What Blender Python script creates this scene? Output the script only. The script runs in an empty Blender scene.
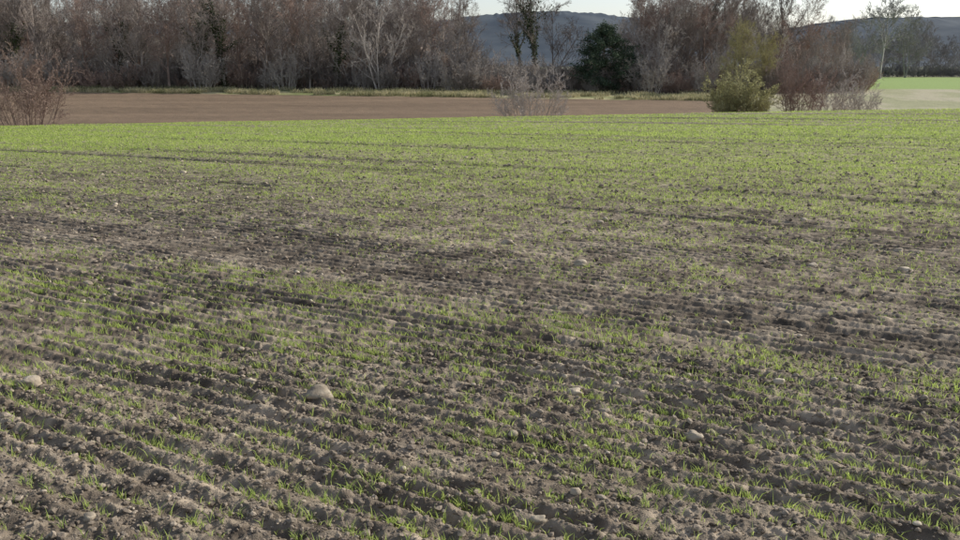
import bpy, math, numpy as np
from mathutils import Vector
rng = np.random.default_rng(7)
scene = bpy.context.scene

# ------------------------------------------------------------------ helpers
def hash2(ix, iy, seed):
    h = (ix.astype(np.int64)*374761393 + iy.astype(np.int64)*668265263 + seed*1442695041) & 0xFFFFFFFF
    h = ((h ^ (h >> 13))*1274126177) & 0xFFFFFFFF
    h = (h ^ (h >> 16))
    return (h & 0xFFFFFF).astype(np.float64)/0xFFFFFF
def vn(x, y, seed=0):
    x = np.asarray(x, float); y = np.asarray(y, float)
    ix = np.floor(x); iy = np.floor(y); fx = x-ix; fy = y-iy
    fx = fx*fx*(3-2*fx); fy = fy*fy*(3-2*fy)
    a = hash2(ix, iy, seed); b = hash2(ix+1, iy, seed); c = hash2(ix, iy+1, seed); d = hash2(ix+1, iy+1, seed)
    return (a*(1-fx)+b*fx)*(1-fy)+(c*(1-fx)+d*fx)*fy
def vr(x, y, sc, seed):
    a = seed*1.37; c, s = math.cos(a), math.sin(a)
    u = (x*c-y*s)/sc; v = (x*s+y*c)/sc
    return .6*vn(u, v, seed)+.4*vn(u*1.03*.8+v*.77+5.1, v*.8-u*.77, seed+50)
def fbm(x, y, seed=0, o=4):
    t = 0; a = 1; s = 0
    for i in range(o):
        t = t + a*vn(x*2**i+i*17.3, y*2**i-i*9.1, seed+i); s += a; a *= .5
    return t/s
def sst(a, b, x):
    t = np.clip((x-a)/(b-a), 0, 1); return t*t*(3-2*t)

def make_obj(name, verts, faces, mat=None, smooth=False, parent=None, cols=None, link=True):
    verts = np.asarray(verts, dtype=np.float32); faces = np.asarray(faces, dtype=np.int32)
    me = bpy.data.meshes.new(name)
    me.vertices.add(len(verts)); me.vertices.foreach_set('co', verts.ravel())
    n, k = faces.shape
    me.loops.add(n*k); me.loops.foreach_set('vertex_index', faces.ravel())
    me.polygons.add(n)
    me.polygons.foreach_set('loop_start', np.arange(0, n*k, k, dtype=np.int32))
    me.polygons.foreach_set('use_smooth', np.full(n, smooth))
    if cols is not None:
        at = me.color_attributes.new('gcol', 'FLOAT_COLOR', 'POINT')
        c = np.ones((len(verts), 4), np.float32); c[:, :3] = cols
        at.data.foreach_set('color', c.ravel())
    me.update(calc_edges=True)
    if mat: me.materials.append(mat)
    if not link: return me
    ob = bpy.data.objects.new(name, me); scene.collection.objects.link(ob)
    if parent: ob.parent = parent
    return ob
def inst(name, me, loc, s=1, rz=0, parent=None, sz=None):
    ob = bpy.data.objects.new(name, me); scene.collection.objects.link(ob)
    ob.location = loc; ob.scale = (s, s, sz if sz else s); ob.rotation_euler = (0, 0, rz)
    if parent: ob.parent = parent
    return ob
def empty(name, loc=(0, 0, 0)):
    e = bpy.data.objects.new(name, None); scene.collection.objects.link(e); e.location = loc; return e

# ------------------------------------------------------------------ materials
def mat_new(name):
    m = bpy.data.materials.new(name); m.use_nodes = True
    nt = m.node_tree; nt.nodes.clear()
    out = nt.nodes.new('ShaderNodeOutputMaterial')
    return m, nt, out
def mat_simple(name, c1, c2, scale=3, rough=.95, objrand=0.3, trans=0, attr=False, bump=0, bscale=30):
    m, nt, out = mat_new(name); N = nt.nodes; L = nt.links
    b = N.new('ShaderNodeBsdfPrincipled'); b.inputs['Roughness'].default_value = rough
    b.inputs['Specular IOR Level'].default_value = .15
    geo = N.new('ShaderNodeNewGeometry')
    no = N.new('ShaderNodeTexNoise'); no.inputs['Scale'].default_value = scale; no.inputs['Detail'].default_value = 4
    L.new(geo.outputs['Position'], no.inputs['Vector'])
    r = N.new('ShaderNodeValToRGB'); r.color_ramp.elements[0].position = .35; r.color_ramp.elements[1].position = .65
    r.color_ramp.elements[0].color = (*c1, 1); r.color_ramp.elements[1].color = (*c2, 1)
    L.new(no.outputs['Fac'], r.inputs[0]); col = r.outputs[0]
    if attr:
        a = N.new('ShaderNodeAttribute'); a.attribute_name = 'gcol'
        mx = N.new('ShaderNodeMix'); mx.data_type = 'RGBA'; mx.blend_type = 'MULTIPLY'; mx.inputs[0].default_value = 1
        L.new(col, mx.inputs[6]); L.new(a.outputs['Color'], mx.inputs[7]); col = mx.outputs[2]
    if objrand:
        oi = N.new('ShaderNodeObjectInfo'); mr = N.new('ShaderNodeMapRange')
        mr.inputs['To Min'].default_value = 1-objrand; mr.inputs['To Max'].default_value = 1+objrand
        L.new(oi.outputs['Random'], mr.inputs['Value'])
        hs = N.new('ShaderNodeHueSaturation'); L.new(mr.outputs[0], hs.inputs['Value']); L.new(col, hs.inputs['Color']); col = hs.outputs[0]
    L.new(col, b.inputs['Base Color'])
    if bump:
        n2 = N.new('ShaderNodeTexNoise'); n2.inputs['Scale'].default_value = bscale; n2.inputs['Detail'].default_value = 6
        L.new(geo.outputs['Position'], n2.inputs['Vector'])
        bp = N.new('ShaderNodeBump'); bp.inputs['Strength'].default_value = 1; bp.inputs['Distance'].default_value = bump
        L.new(n2.outputs['Fac'], bp.inputs['Height']); L.new(bp.outputs[0], b.inputs['Normal'])
    if trans:
        t = N.new('ShaderNodeBsdfTranslucent'); L.new(col, t.inputs['Color'])
        ms = N.new('ShaderNodeMixShader'); ms.inputs[0].default_value = trans
        L.new(b.outputs[0], ms.inputs[1]); L.new(t.outputs[0], ms.inputs[2]); L.new(ms.outputs[0], out.inputs[0])
    else: L.new(b.outputs[0], out.inputs[0])
    return m
M_ground = mat_simple('ground_soil', (.64, .64, .64), (1.36, 1.33, 1.28), 11, 1, 0, attr=True, bump=.008, bscale=130)
M_clod = mat_simple('clod_soil', (.125, .10, .077), (.36, .30, .23), 14, 1, 0, bump=.004, bscale=120)
M_stone = mat_simple('field_stone', (.28, .23, .17), (.50, .43, .33), 12, .85, .2, bump=.006, bscale=50)
M_sprout = mat_simple('crop_sprout', (.9, .9, .9), (1.15, 1.12, 1.0), 2, .6, 0, trans=.5, attr=True)
M_bark = mat_simple('bark_twigs', (.20, .165, .14), (.35, .3, .26), .6, .95, .3)
M_barkp = mat_simple('bark_pale', (.34, .30, .26), (.48, .43, .38), .6, .95, .2)
M_barkr = mat_simple('bark_reddish', (.27, .19, .155), (.40, .30, .24), .8, .95, .2)
M_will = mat_simple('willow_twigs', (.32, .29, .15), (.44, .40, .22), .8, .95, .15)
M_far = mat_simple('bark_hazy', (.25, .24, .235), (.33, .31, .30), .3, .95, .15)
M_ivy = mat_simple('ivy_leaves', (.035, .05, .02), (.08, .095, .04), .8, .7, .2, trans=.15)
M_con = mat_simple('conifer_needles', (.04, .065, .04), (.10, .135, .08), .9, .7, .1, trans=.15)
M_bushg = mat_simple('bush_leaves', (.38, .38, .17), (.64, .62, .32), 1.2, .7, .1, trans=.5)
M_dry = mat_simple('dry_grass', (.24, .24, .12), (.54, .48, .30), .35, .8, 0, trans=.4)
M_hill = mat_simple('hill_wood_hazy', (.06, .078, .10), (.10, .118, .135), .03, 1, 0)  # atmospheric haze painted into the blue-grey base colour, no volume

# ------------------------------------------------------------------ terrain
PY = np.array([-400, 0, 30, 52, 60, 70, 80, 90, 105, 120, 140, 150, 165, 200, 260, 400, 900, 6000.])
PZ = np.array([2, 0, -.9, -1.56, -1.86, -2.75, -3.7, -4.3, -4.3, -3.8, -3.1, -2.75, -2.7, -2.8, -3, -3.5, -5, -5.])
yy = np.linspace(-400, 6000, 64001); zz = np.interp(yy, PY, PZ)
ker = np.hanning(71); ker /= ker.sum(); zz = np.convolve(np.pad(zz, 35, mode='edge'), ker, mode='valid')
zz = zz - np.interp(0, yy, zz)
def base(x, y):
    x = np.asarray(x, float); y = np.asarray(y, float)
    z = np.interp(y, yy, zz)
    cs = np.clip(y/60, -1, 1)*(1-sst(65, 105, y))
    z = z + .0177*np.clip(x, -70, 70)*cs
    hill = 10*sst(150, 250, y)*(1-sst(-22, 6, x))*(1-sst(300, 420, y)) + 3.5*sst(155, 220, y)*sst(18, 30, x)*(1-sst(52, 70, x))*(1-sst(240, 300, y))
    z = z + hill + .5*sst(143, 152, y+.18*x)*(1-sst(20, 50, x))
    return z
CT, ST = math.sin(math.radians(55)), math.cos(math.radians(55))
SP = .15
def rowq(x, y):
    s = -CT*x+ST*y; q = ST*x+CT*y
    return q + .12*(vn(s/3.1, q/5, 5)-.5) + .8*(vn(s/25, q/40, 6)-.5), s
DK = [(5.0, .10, .5), (6.35, .16, .9), (7.75, .14, .7), (11.6, .16, .6), (15.1, .22, .9), (17, .22, .8), (22.5, .25, .8), (27.3, .35, 1), (29.2, .35, .9), (33, .5, .8), (37.5, .5, .9), (41, .5, 1), (44.5, .6, .9), (48, .6, .9), (51.5, .6, 1), (55, .7, .9), (59, .7, 1), (63, .7, 1), (67, .8, 1), (71, .8, 1), (75, .8, 1), (80, .8, 1)]
def darkrows(q, s):
    d = 0
    for k, (c, w, a) in enumerate(DK):
        d = d+a*np.exp(-((q-c)/w)**2)*(.35+1.0*sst(.3, .7, vn(s/(3+c*.15), c, 40+k)))
    return np.clip(d, 0, 1.3)
def greenmap(x, y):
    q, s = rowq(x, y)
    g = .6*fbm(q/.5, s/16, 31, 3) + .4*fbm(q/5, s/22, 37, 3)
    g = sst(.30, .68, g)
    boost = 1.2*np.exp(-((y-18.5)/5)**2)*sst(-8, 5, x) + .45*np.exp(-((y-33)/9)**2)
    cut = .4*np.exp(-((y-11.5)/3)**2)*sst(2, -4, x) + .35*np.exp(-((q-6.6)/.8)**2)+.25*sst(5.5, 3, y)*sst(.5, -2, x)+.04*sst(9, 5, y)
    return np.clip(.38+.6*g+boost-cut-.85*darkrows(q, s), .05, 1.6)
def detail(x, y, r):
    q, s = rowq(x, y)
    f1 = 1-sst(28, 60, r)
    qq = q+.04*(vr(x, y, .22, 21)-.5)+.04*(vn(s/.9, q/.4, 23)-.5)
    rd = .5-.5*np.cos(2*np.pi*qq/SP)
    amp = (.35+1.1*vn(q/.45, s/2.2, 11))*(.5+.9*vr(x, y, .16, 22))
    h = .033*(rd-.5)*amp*f1
    h += .034*(vn(q/.6, s/9, 12)-.5)*(1-sst(55, 75, r))
    h += .08*(vn(q/2.1, s/18, 13)-.5)*(1-sst(60, 75, r))
    h -= .045*darkrows(q, s)*(1-sst(60, 70, y))*np.clip(r/12, .5, 3)
    h += .013*(vr(x, y, .23, 15)-.5)*(1-sst(25, 60, r))
    n = vr(x, y, .085, 16); h += .013*(.5-np.abs(n-.5)*2)*(1-sst(20, 45, r))
    n = vr(x, y, .045, 17); h += .017*(.5-np.abs(n-.5)*2)*(1-sst(10, 24, r))
    n = vr(x, y, .02, 18); h += .013*(n-.5)*(1-sst(6, 14, r))
    fur = (sst(66, 75, r))*(1-sst(138, 146, y+.18*x))
    h += .12*(vn(x/1.3, y/.5, 19)-.5)*fur
    return h

d1 = np.radians(np.linspace(-34, 34, 1250))
side = np.radians(np.concatenate([np.linspace(34, 60, 60)[1:], np.linspace(60, 300, 90)[1:-1], np.linspace(-60, -34, 60)[:-1]+360]))
A = np.concatenate([d1, side])
R = np.concatenate([np.linspace(.3, 1.8, 14)[:-1], 1.8*np.exp(np.arange(0, math.log(75/1.8), .0030)),
                    np.arange(76, 190, .8), np.arange(190, 420, 3), np.geomspace(420, 6000, 60)])
nA, nR = len(A), len(R)
RR, AA = np.meshgrid(R, A, indexing='ij')
X = RR*np.sin(AA); Y = RR*np.cos(AA)
Z = base(X, Y)+detail(X, Y, RR)
V = np.stack([X, Y, Z], -1).reshape(-1, 3)
i = np.arange(nR-1)[:, None]*nA; j = np.arange(nA)[None, :]; j2 = (j+1) % nA
F = np.stack([i+j, i+nA+j, i+nA+j2, i+j2], -1).reshape(-1, 4)[:, ::-1]
# colours
def lerp(a, b, t): return a*(1-t[..., None])+np.asarray(b)*t[..., None]
q, s = rowq(X, Y)
t = .5*vr(X, Y, .3, 50)+.5*vr(X, Y, .09, 51)
C = lerp(np.full(X.shape+(3,), 1.)*np.array([.15, .121, .092]), [.335, .28, .213], sst(.3, .7, t))
t = fbm(q/.5, s/6, 52, 3); C *= (.72+.5*t)[..., None]
C *= (1-.45*np.clip(darkrows(q, s), 0, 1)*(1-sst(60, 70, Y)))[..., None]
g = greenmap(X, Y)
C = lerp(C, [.29, .36, .10], np.clip(g*.5*sst(9, 40, RR), 0, .6)*(1-sst(64, 72, Y)))
yb = 131-.18*X+1.2*(vn(X/6, Y/30, 60)-.5)
plough = sst(66, 72, Y)
t = fbm(X/14, Y/3, 61, 4)
C = lerp(C, [.20, .145, .098], plough)*np.where(plough > .5, .65+.6*t, 1)[..., None]
past = sst(28, 31, X-.02*Y+2*(vn(Y/5, X/5, 62)-.5))*sst(80, 95, Y)
C = lerp(C, [.40, .37, .26], past)
t = fbm(X/5, Y/12, 64, 4)
C = lerp(C, [.26, .28, .14], past*sst(.4, .6, t)*.6)
grf = past*sst(150, 154, Y+.05*X)*(1-sst(255, 262, Y))
C = lerp(C, [.25, .34, .11], grf)
verge = sst(-.8, .8, Y-yb)*(1-sst(33, 38, X))
t = fbm(X/4, Y/1.5, 63, 4)
vc = lerp(np.full(X.shape+(3,), 1.)*np.array([.18, .20, .08]), [.40, .36, .21], sst(.35, .65, t))
C = C*(1-verge[..., None])+vc*verge[..., None]
wood = sst(10, 14, Y-yb)*(1-sst(40, 46, X-.1*(Y-150)))
C = lerp(C, [.16, .125, .10], wood)
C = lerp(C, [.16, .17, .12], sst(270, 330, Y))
make_obj('ploughed_field_ground', V, F, M_ground, True, cols=C.reshape(-1, 3))
m0 = len(A); cap = np.concatenate([[[0, 0, float(Z[0].mean())]], V[:m0]]); k = np.arange(m0)
cf = np.stack([np.zeros(m0, int), 1+(k+1) % m0, 1+k], -1)
make_obj('field_ground_patch', cap, cf, M_ground, True, cols=np.full((m0+1, 3), .2))

# ------------------------------------------------------------------ icosphere base
t_ = (1+5**.5)/2
IV = np.array([[-1, t_, 0], [1, t_, 0], [-1, -t_, 0], [1, -t_, 0], [0, -1, t_], [0, 1, t_], [0, -1, -t_], [0, 1, -t_], [t_, 0, -1], [t_, 0, 1], [-t_, 0, -1], [-t_, 0, 1]])
IV /= np.linalg.norm(IV[0])
IF = np.array([[0, 11, 5], [0, 5, 1], [0, 1, 7], [0, 7, 10], [0, 10, 11], [1, 5, 9], [5, 11, 4], [11, 10, 2], [10, 7, 6], [7, 1, 8], [3, 9, 4], [3, 4, 2], [3, 2, 6], [3, 6, 8], [3, 8, 9], [4, 9, 5], [2, 4, 11], [6, 2, 10], [8, 6, 7], [9, 8, 1]])
def subdiv(v, f):
    v = list(map(tuple, v)); cache = {}; nf = []
    def mid(a, b):
        k = (min(a, b), max(a, b))
        if k not in cache:
            m = (np.array(v[a])+np.array(v[b])); m /= np.linalg.norm(m); v.append(tuple(m)); cache[k] = len(v)-1
        return cache[k]
    for a, b, c in f:
        x, y, z = mid(a, b), mid(b, c), mid(c, a); nf += [(a, x, z), (b, y, x), (c, z, y), (x, y, z)]
    return np.array(v), np.array(nf)
def sample(n, rmin, rmax, power, half=33):
    u = rng.random(n); e = 2-power
    r = (rmin**e+u*(rmax**e-rmin**e))**(1/e)
    a = np.radians(rng.uniform(-half, half, n))
    return r*np.sin(a), r*np.cos(a), r
def blobs(name, x, y, r, size, mat, flat=.75, bury=.25, base_v=IV, base_f=IF, jit=.3, smooth=False):
    n = len(x); nv = len(base_v)
    v = np.repeat(base_v[None], n, 0)*(1+rng.uniform(-jit, jit, (n, nv, 1)))
    v *= rng.uniform(.7, 1.3, (n, 1, 3)); a = rng.uniform(0, 6.28, n)
    c, s_ = np.cos(a)[:, None], np.sin(a)[:, None]
    vx = v[..., 0]*c-v[..., 1]*s_; vy = v[..., 0]*s_+v[..., 1]*c
    v = np.stack([vx, vy, v[..., 2]*flat], -1)*size[:, None, None]
    z = base(x, y)+detail(x, y, r)+size*flat*(1-2*bury)*.6
    v += np.stack([x, y, z], -1)[:, None, :]
    f = (base_f[None]+(np.arange(n)*nv)[:, None, None]).reshape(-1, 3)
    return make_obj(name, v.reshape(-1, 3), f, mat, smooth)
xa, ya, ra = sample(28000, 2.2, 6, 0); xb, yb_, rb = sample(36000, 6, 40, 1.4)
x = np.concatenate([xa, xb]); y = np.concatenate([ya, yb_]); r = np.concatenate([ra, rb])
size = np.clip(rng.lognormal(math.log(.006), .5, len(x)), .003, .02)*np.clip(r/7, 1, 2.2)
blobs('soil_clods', x, y, r, size, M_clod)

# stones
SV, SF = subdiv(IV, IF); SV2, SF2 = subdiv(SV, SF)
x, y, r = sample(1200, 2.6, 40, 1.0, 32)
size = np.clip(rng.lognormal(math.log(.0105), .42, len(x)), .005, .022)*np.clip(r/7, 1, 1.9)
blobs('small_field_stones', x, y, r, size, M_stone, base_v=SV, base_f=SF, jit=.13, smooth=True, bury=.12)
FP = 942.; TH = math.radians(12.6); HC = 1.7
def groundpix(px, v):
    a = TH+math.atan((v-270)/FP); yv = 5.
    for _ in range(60):
        xv = (px-480)/FP*(yv*math.cos(TH)+(HC-float(base(0, yv)))*math.sin(TH)); zv = float(base(xv, yv))
        yv = .5*yv+.5*(HC-zv)/math.tan(a)
    return xv, yv
for px, v, w in [(320, 397, 24), (30, 386, 20), (574, 397, 15), (580, 267, 13), (507, 245, 11), (905, 273, 12), (693, 441, 15),
                 (604, 415, 12), (88, 287, 10), (182, 173, 7), (568, 233, 9), (898, 249, 10), (812, 268, 9), (252, 385, 9), (213, 380, 8), (232, 437, 8), (778, 388, 10), (538, 523, 13), (725, 330, 9), (430, 255, 7), (905, 392, 10), (90, 520, 12)]:
    xs, ys = groundpix(px, v); rad = w/2/FP*math.hypot(ys, HC)
    v_ = SV2.copy()
    n_ = np.array([fbm(np.array([p[0]*1.3+px]), np.array([p[1]*1.3+p[2]*1.9+v]), 5, 2)[0] for p in SV2])
    v_ = v_*(.5+1.0*n_)[:, None]; v_ = np.sign(v_)*np.abs(v_)**.85; v_ *= [1.15, .85, .6]
    ob = make_obj('stone', v_*rad, SF2, M_stone, True)
    dx_ = np.linspace(-rad, rad, 5); gx, gy = np.meshgrid(xs+dx_, ys+dx_)
    zz_ = float((base(gx, gy)+detail(gx, gy, gy)).mean())
    ob.location = (xs, ys, zz_+rad*.25); ob.rotation_euler = (rng.uniform(-.2, .2), rng.uniform(-.2, .2), rng.uniform(-.5, .5))

# ------------------------------------------------------------------ blades
def blades(name, x, y, z, h, w, mat, lean=.5, cols=None):
    n = len(x); a = rng.uniform(0, 2*math.pi, n); b = rng.uniform(0, 2*math.pi, n)
    L = lean*h*rng.uniform(.2, 1.2, n); dx, dy = np.cos(a)*L, np.sin(a)*L
    wx, wy = np.cos(b)*w/2, np.sin(b)*w/2
    P = np.stack([x, y, z], -1)
    W = np.stack([wx, wy, 0*wx], -1)
    M = P+np.stack([dx*.3, dy*.3, h*.6], -1); T = P+np.stack([dx, dy, h], -1)
    v = np.stack([P-W*.8, P+W*.8, M+W, M-W, T+W*.12, T-W*.12], 1).reshape(-1, 3)
    o = (np.arange(n)*6)[:, None]
    f = np.concatenate([o+np.array([[0, 1, 2, 3]]), o+np.array([[3, 2, 4, 5]])])
    return make_obj(name, v, f, mat, False, cols=None if cols is None else np.repeat(cols, 6, 0))
def crop(n, rmin, rmax, power):
    x, y, r = sample(n, rmin, rmax, power)
    g = greenmap(x, y)
    clump = fbm(x/.3, y/.3, 71, 2)
    keep = rng.random(n) < g*(.45+1.0*sst(.35, .7, clump)); x, y, r, g = x[keep], y[keep], r[keep], g[keep]
    q, s = rowq(x, y)
    dq = (np.round(q/SP)*SP-q)*np.where(rng.random(len(q)) < .88, .85, 0)*(1-sst(35, 60, r))
    return x+ST*dq, y+CT*dq, r, g
xs_, ys_, rs_, gs_ = [], [], [], []
for a in [(24000, 2.2, 9, 0), (175000, 9, 68, .95)]:
    o = crop(*a)
    for l, k_ in zip((xs_, ys_, rs_, gs_), o): l.append(k_)
x, y, r, g = map(np.concatenate, (xs_, ys_, rs_, gs_))
z = base(x, y)+detail(x, y, r)-.004
k3 = 3; x, y, z, r, g = [np.repeat(a, k3) for a in (x, y, z, r, g)]
n = len(x); sp_ = .006*np.clip(r/8, 1, 4)
x = x+rng.normal(0, 1, n)*sp_; y = y+rng.normal(0, 1, n)*sp_
h = rng.uniform(.022, .06, n)*(.75+.35*g)*np.clip(r/25, 1, 1.35); w = rng.uniform(.003, .0048, n)*np.clip(r/8, 1, 6)
tint = rng.random((n, 1)); cols = np.array([.29, .39, .09])*(1-tint)+np.array([.54, .63, .21])*tint
blades('crop_sprouts', x, y, z, h, w, M_sprout, 1.0, cols)
print('sprout blades', n)

# verge grass
n = 60000
x = rng.uniform(-95, 36, n); off = np.abs(rng.normal(0, 5.5, n)); y = 131-.18*x+off
k_ = fbm(x/3, y/3, 80, 2) > .42; x, y = x[k_], y[k_]
blades('dry_verge_grass', x, y, base(x, y)-.03, rng.uniform(.2, .75, len(x)), rng.uniform(.04, .1, len(x)), M_dry, .5)

# ------------------------------------------------------------------ trees
def segs_to_mesh(S, sides=3):
    S = np.array(S); p0 = S[:, 0:3]; p1 = S[:, 3:6]; r0 = S[:, 6]; r1 = S[:, 7]
    d = p1-p0; d /= np.linalg.norm(d, axis=1)[:, None]+1e-9
    up = np.where(np.abs(d[:, 2:3]) > .9, [[1., 0, 0]], [[0, 0, 1.]])
    u = np.cross(d, up); u /= np.linalg.norm(u, axis=1)[:, None]; w = np.cross(d, u)
    ring = []
    for p, r in ((p0, r0), (p1, r1)):
        for k in range(sides):
            a = 2*math.pi*k/sides; ring.append(p+(u*math.cos(a)+w*math.sin(a))*r[:, None])
    v = np.stack(ring, 1).reshape(-1, 3); o = (np.arange(len(S))*2*sides)[:, None]
    f = np.concatenate([o+np.array([[k, (k+1) % sides, sides+(k+1) % sides, sides+k]]) for k in range(sides)])
    return v, f
def grow(S, p, d, L, r, lvl, maxl, cfg, rg):
    nseg = 7 if lvl == 0 else (4 if lvl == 1 else (3 if lvl == 2 else (2 if lvl == 3 else 1)))
    pts = [p]; dirs = [d]; rad = [r]
    rn = rg.normal(0, cfg['wob'] if lvl else .06, (nseg, 3))
    for k in range(nseg):
        d = d+rn[k]; d[2] += cfg['up'] if lvl else .05
        d = d/math.sqrt(d[0]*d[0]+d[1]*d[1]+d[2]*d[2]); p = p+d*(L/nseg)
        r2 = r*(1-(k+1)/nseg*(.8 if lvl else .85)); r2 = max(r2, cfg['rmin'])
        S.append((*pts[-1], *p, rad[-1], r2)); pts.append(p); dirs.append(d); rad.append(r2)
    if lvl >= maxl: return
    nb = cfg['n'][lvl]; t0 = cfg['t0'] if lvl == 0 else .2
    RV = rg.normal(0, 1, (nb, 3)); U = rg.random((nb, 3))
    for b in range(nb):
        t = t0+(1-t0)*(b+U[b, 0])/nb
        k = min(int(t*nseg), nseg-1); f = t*nseg-k
        pp = pts[k]*(1-f)+pts[k+1]*f; rr = rad[k]*(1-f)+rad[k+1]*f
        dd = dirs[k+1]; rv = RV[b]-dd*RV[b].dot(dd); rv = rv/math.sqrt(rv.dot(rv))
        ang = cfg['ang'][0]+U[b, 1]*(cfg['ang'][1]-cfg['ang'][0]); nd = dd*math.cos(ang)+rv*math.sin(ang)
        Lb = L*cfg['lr'][lvl]*(.65+.55*U[b, 2])*(1-.45*t if lvl == 0 else 1-.35*t)
        grow(S, pp, nd, Lb, max(rr*.55, cfg['rmin']), lvl+1, maxl, cfg, rg)
def tree_mesh(name, seed, H, mat, n=(16, 8, 7, 5), t0=.2, r=.018, lr=(.5, .5, .5, .6), ang=(.45, 1.0), rmin=.011, up=.12, wob=.16, forks=1):
    rg = np.random.default_rng(seed); S = []
    cfg = dict(n=n, t0=t0, lr=lr, ang=ang, rmin=rmin, up=up, wob=wob)
    for k in range(forks):
        d = np.array([0, 0, 1.])+ (rg.normal(0, .22, 3)*[1, 1, 0] if forks > 1 else 0); d = d/np.linalg.norm(d)
        grow(S, np.array([rg.normal(0, .2)*(forks > 1), rg.normal(0, .2)*(forks > 1), -.3]), d, H*rg.uniform(.8, 1) if forks > 1 else H, H*r*(.7 if forks > 1 else 1), 0, len(n), cfg, rg)
    v, f = segs_to_mesh(S)
    return make_obj(name, v, f, mat, link=False), np.array(S)
def shrub_mesh(name, seed, H, W, mat, stems=26, n=(8, 6, 5), rmin=.011, sr=.04):
    rg = np.random.default_rng(seed); S = []
    cfg = dict(n=n, t0=.15, lr=(.42, .5, .55), ang=(.35, .95), rmin=rmin, up=.07, wob=.18)
    for k in range(stems):
        a = rg.uniform(0, 6.28); rr = W*.5*math.sqrt(rg.random())
        o = np.array([math.cos(a)*rr*.5, math.sin(a)*rr*.5, -.1]); d = np.array([math.cos(a)*rr*.75/H*1.3, math.sin(a)*rr*.75/H*1.3, 1]); d /= np.linalg.norm(d)
        grow(S, o, d, H*rg.uniform(.5, 1)*(1-.25*(rr/W*2)), sr, 0, len(n), cfg, rg)
    v, f = segs_to_mesh(S)
    return make_obj(name, v, f, mat, link=False), np.array(S)
def leaves(name, pts, size, mat, parent=None, link=True):
    n = len(pts); a = rng.normal(0, 1, (n, 3)); a /= np.linalg.norm(a, axis=1)[:, None]
    b = np.cross(a, rng.normal(0, 1, (n, 3))); b /= np.linalg.norm(b, axis=1)[:, None]
    s_ = (size*rng.uniform(.6, 1.4, n))[:, None]
    v = np.stack([pts-a*s_, pts+b*s_*.5, pts+a*s_, pts-b*s_*.5], 1).reshape(-1, 3)
    return make_obj(name, v, (np.arange(n)*4)[:, None]+np.array([[0, 1, 2, 3]]), mat, parent=parent, link=link)
def XP(px, y): return (px-480)/FP*(y*.976+.9)
def Zg(x, y): return float(base(x, y))

T = [tree_mesh('tree_a', 1, 14, M_bark)[0], tree_mesh('tree_b', 2, 13, M_bark, forks=2, n=(12, 7, 6, 5))[0],
     tree_mesh('tree_c', 3, 15, M_bark, t0=.3, ang=(.35, .8))[0], tree_mesh('tree_d', 4, 13, M_barkp, forks=3, n=(10, 6, 5, 5), t0=.15)[0],
     tree_mesh('tree_e', 5, 14, M_barkr, n=(18, 7, 7, 5), up=.05)[0]]
SH = [shrub_mesh('shrub_a', 11, 5, 6, M_bark)[0], shrub_mesh('shrub_b', 12, 4, 6, M_barkr)[0], shrub_mesh('shrub_c', 13, 6, 6, M_barkp, stems=30)[0]]
copse = empty('woodland_copse')
def put(me, px, y, s=1., parent=copse, name='tree', sz=None):
    x = XP(px, y); return inst(name, me, (x, y, Zg(x, y)-.1), s, rng.uniform(0, 6.28), parent, sz)
for row, (y0, st) in enumerate([(151, 22), (159, 20), (170, 20), (188, 22), (215, 26)]):
    px = -90+rng.uniform(0, 10)
    while px < (462 if row < 3 else 440):
        put(T[rng.integers(5)], px, y0+rng.uniform(-2.5, 4), rng.uniform(.8, 1.2), name='bare_tree_part')
        px += st*rng.uniform(.4, 1.6)
for y0, st, m in [(149.5, 14, 1), (155, 13, 1.25), (165, 16, 1.4)]:
    px = -90
    while px < 500:
        put(SH[rng.integers(3)], px, y0+rng.uniform(-1.5, 2), m*rng.uniform(.6, 1.25), name='undergrowth_part')
        px += st*rng.uniform(.6, 1.4)
for y0, st, a, b in [(146, 21, 640, 840), (154, 17, 632, 850), (166, 17, 625, 845), (185, 18, 640, 835), (210, 20, 640, 815)]:
    px = a
    while px < b:
        put(T[rng.integers(5)], px, y0+rng.uniform(-2, 4), rng.uniform(.75, 1.0)*(1 if px < 780 else .65), name='bare_tree_part')
        px += st*rng.uniform(.6, 1.4)
for y0, st in [(141, 14), (148, 12), (158, 14), (175, 14)]:
    px = 455
    while px < 865:
        put(SH[rng.integers(3)], px, y0+rng.uniform(-1.5, 2), rng.uniform(.5, 1.0)*(1.0 if px < 640 else 1.2), name='undergrowth_part')
        px += st*rng.uniform(.6, 1.4)

def ivy_tree(px, y, seed, H, ivyh, n=3500, name='ivy_clad_tree', spread=.55, mat=M_bark):
    me, S = tree_mesh('limbs', seed, H, mat, t0=.3, ang=(.35, .9))
    x = XP(px, y); e = empty(name, (x, y, Zg(x, y)-.1))
    inst('trunk_and_limbs', me, (0, 0, 0), 1, 0, e)
    thick = S[(S[:, 6] > .045) & (S[:, 2] < ivyh)]
    w = np.linalg.norm(thick[:, 3:6]-thick[:, :3], axis=1)*thick[:, 6]; k = rng.choice(len(thick), n, p=w/w.sum())
    t = rng.random((n, 1)); p = thick[k, :3]*(1-t)+thick[k, 3:6]*t+rng.normal(0, 1, (n, 3))*spread*.5
    leaves('ivy', p, .16, M_ivy, e)
ivy_tree(538, 150, 21, 17, 12, n=2600, spread=.5, name='ivy_clad_tree')
ivy_tree(522, 154, 22, 15, 8, n=1000, spread=.4)
ivy_tree(225, 149, 23, 16, 12, n=2200, spread=.5)
ivy_tree(205, 152, 24, 16, 11, n=1800, spread=.5)
ivy_tree(338, 150, 25, 14, 8, n=1500, spread=.5)
ivy_tree(120, 151, 26, 15, 9, n=1200, spread=.4)
ivy_tree(18, 151, 28, 15, 9, n=1400, spread=.5)
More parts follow.
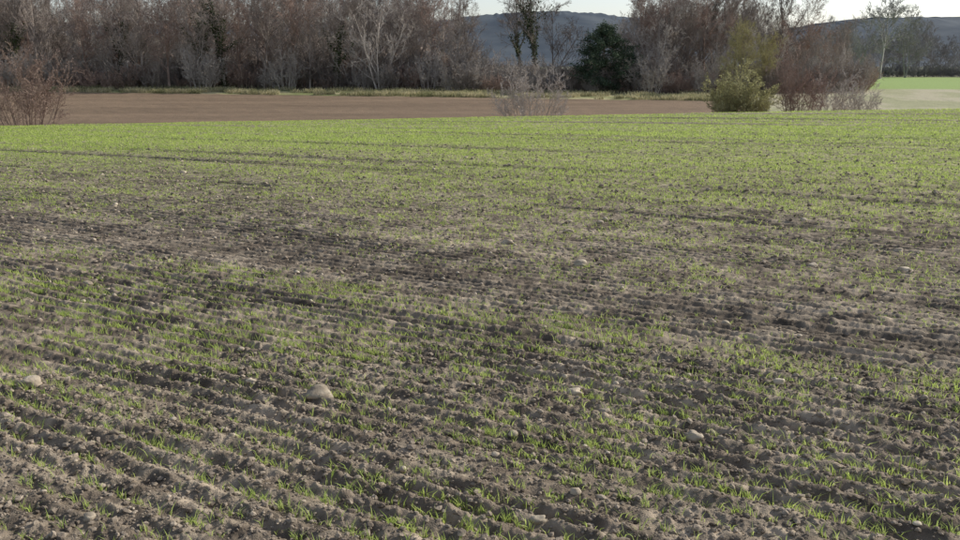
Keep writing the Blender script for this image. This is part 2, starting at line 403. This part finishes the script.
for px, y, k, s_ in [(377, 148, 3, 1.05), (450, 150, 3, .9), (470, 156, 0, .85), (555, 158, 1, .9), (655, 146, 3, 1.05), (672, 150, 4, .95), (780, 158, 2, 1.1), (805, 160, 4, .9)]:
    put(T[k], px, y, s_, None, 'bare_tree')
def conifer(px, y, H, W):
    x = XP(px, y); e = empty('conifer_tree', (x, y, Zg(x, y)-.1)); rg = np.random.default_rng(3)
    S = [(0, 0, 0, 0, 0, H*.5, .28, .18), (0, 0, H*.5, .1, 0, H*.93, .18, .04)]; P = []
    for k in range(150):
        t = (k+rg.random())/150; z = H*(.04+.88*t); rad = W/2*(math.sin(math.pi*min(1, .26+.76*t)**.9)**.7)*rg.uniform(.5, 1.2)+.2
        a = rg.uniform(0, 6.28); tip = np.array([math.cos(a)*rad, math.sin(a)*rad, z+rg.uniform(0, .9)])
        o = np.array([0, 0, z-.4]); S.append((*o, *tip, .05, .015))
        for c in range(7):
            f = rg.uniform(.45, 1.03); cpt = o*(1-f)+tip*f+rg.normal(0, .18, 3)
            P.append(cpt+rg.normal(0, 1, (24, 3))*[.3, .3, .2])
    v, f = segs_to_mesh(S, 5); make_obj('trunk_and_boughs', v, f, M_bark, parent=e)
    leaves('needle_sprays', np.concatenate(P), .13, M_con, e)
conifer(603, 143, 9.8, 11)
def leafy_bush(px, y, H, W, name, mat, seed, nl):
    me, S = shrub_mesh('stems', seed, H, W, M_will, stems=54)
    x = XP(px, y); e = empty(name, (x, y, Zg(x, y)-.1)); inst('stems', me, (0, 0, 0), 1, 0, e)
    tw = S[S[:, 6] < .03]; k = rng.choice(len(tw), nl); t = rng.random((nl, 1))
    leaves('leaves', tw[k, :3]*(1-t)+tw[k, 3:6]*t+rng.normal(0, .06, (nl, 3)), .05, mat, e)
leafy_bush(743, 82, 5.3, 6.6, 'leafy_bush', M_bushg, 31, 15000)
def bare_bush(px, y, H, W, mat, seed, name='bare_bush', stems=26, n=(9, 7, 5)):
    me, _ = shrub_mesh(name, seed, H, W, mat, stems=stems, n=n, rmin=.007, sr=.035); x = XP(px, y); return inst(name, me, (x, y, Zg(x, y)-.1), 1, 0)
bare_bush(802, 84, 7.2, 5.0, M_barkr, 32, stems=24)
bare_bush(835, 88, 5.2, 4.6, M_barkp, 33, stems=18)
bare_bush(862, 92, 4.4, 4.5, M_barkp, 34, stems=14)
bare_bush(532, 84, 5.6, 8.0, M_barkp, 35, stems=26)
bare_bush(26, 72, 6.8, 7.6, M_barkr, 36, stems=30)
bare_bush(-30, 76, 6.6, 5.0, M_barkr, 37, stems=16)
w1, _ = tree_mesh('willow', 41, 8.5, M_will, forks=4, n=(12, 7, 6, 4), t0=.15)
put(w1, 740, 138, 1.1, None, 'willow_tree'); put(w1, 765, 141, .9, None, 'willow_tree')
HZ = [tree_mesh('hz_a', 51, 15, M_far, rmin=.02)[0], tree_mesh('hz_b', 52, 14, M_far, forks=2, n=(12, 7, 6, 5), rmin=.02)[0]]
SHZ = shrub_mesh('hz_s', 53, 4.5, 8, M_far, rmin=.02)[0]
put(HZ[0], 880, 235, 1.25, None, 'bare_tree'); put(HZ[1], 905, 250, 1.1, None, 'bare_tree'); put(HZ[1], 862, 240, 1.1, None, 'bare_tree')
far = empty('distant_tree_row')
for y0 in (272, 300):
    for px in np.arange(800, 1060, 12):
        put(HZ[rng.integers(2)], px+rng.uniform(-5, 5), y0+rng.uniform(-8, 15), rng.uniform(.55, .95), far, 'distant_tree_part')
for px in np.arange(820, 1060, 7):
    put(SHZ, px, 263+rng.uniform(-2, 2), rng.uniform(.6, 1.1), far, 'distant_hedge_part')

# ------------------------------------------------------------------ far hills
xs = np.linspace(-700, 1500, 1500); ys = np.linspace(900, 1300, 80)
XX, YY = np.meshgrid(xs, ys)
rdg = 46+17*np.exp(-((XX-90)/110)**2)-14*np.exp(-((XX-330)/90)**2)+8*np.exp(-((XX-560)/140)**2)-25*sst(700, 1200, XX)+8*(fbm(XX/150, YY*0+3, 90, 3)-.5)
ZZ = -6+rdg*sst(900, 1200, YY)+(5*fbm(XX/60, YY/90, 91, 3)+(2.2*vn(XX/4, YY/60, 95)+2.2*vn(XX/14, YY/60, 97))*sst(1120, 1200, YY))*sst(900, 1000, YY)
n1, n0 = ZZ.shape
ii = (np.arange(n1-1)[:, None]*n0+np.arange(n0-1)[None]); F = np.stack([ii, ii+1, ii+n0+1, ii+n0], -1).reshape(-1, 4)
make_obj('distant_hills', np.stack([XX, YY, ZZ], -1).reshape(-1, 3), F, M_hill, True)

# ------------------------------------------------------------------ light, world, camera
az, el = math.radians(66), math.radians(30)
sd = Vector((math.sin(az)*math.cos(el), math.cos(az)*math.cos(el), math.sin(el)))
sun = bpy.data.lights.new('sun', 'SUN'); sun.energy = 5; sun.angle = math.radians(.5); sun.color = (1, .945, .85)
so = bpy.data.objects.new('sun', sun); scene.collection.objects.link(so); so.rotation_euler = (-sd).to_track_quat('-Z', 'Y').to_euler()
w = bpy.data.worlds.new('World'); scene.world = w; w.use_nodes = True
nt = w.node_tree; bg = nt.nodes['Background']; sk = nt.nodes.new('ShaderNodeTexSky')
sk.sky_type = 'NISHITA'; sk.sun_disc = False; sk.sun_elevation = el; sk.sun_rotation = az; sk.dust_density = .8; sk.air_density = 1.0; sk.ozone_density = 1.0
hsv = nt.nodes.new('ShaderNodeHueSaturation'); hsv.inputs['Saturation'].default_value = .6
tn = nt.nodes.new('ShaderNodeMix'); tn.data_type = 'RGBA'; tn.blend_type = 'MULTIPLY'; tn.inputs[0].default_value = 1; tn.inputs[7].default_value = (.97, .99, 1.06, 1)
nt.links.new(sk.outputs[0], hsv.inputs['Color']); nt.links.new(hsv.outputs[0], tn.inputs[6]); nt.links.new(tn.outputs[2], bg.inputs[0]); bg.inputs[1].default_value = .14
cam = bpy.data.cameras.new('camera'); co = bpy.data.objects.new('camera', cam); scene.collection.objects.link(co)
co.location = (0, 0, HC); co.rotation_euler = (math.radians(90)-TH, 0, 0)
cam.sensor_width = 36; cam.lens = FP/960*36; cam.clip_start = .05; cam.clip_end = 20000
scene.camera = co
scene.view_settings.view_transform = 'Standard'; scene.view_settings.look = 'None'; scene.view_settings.exposure = 0
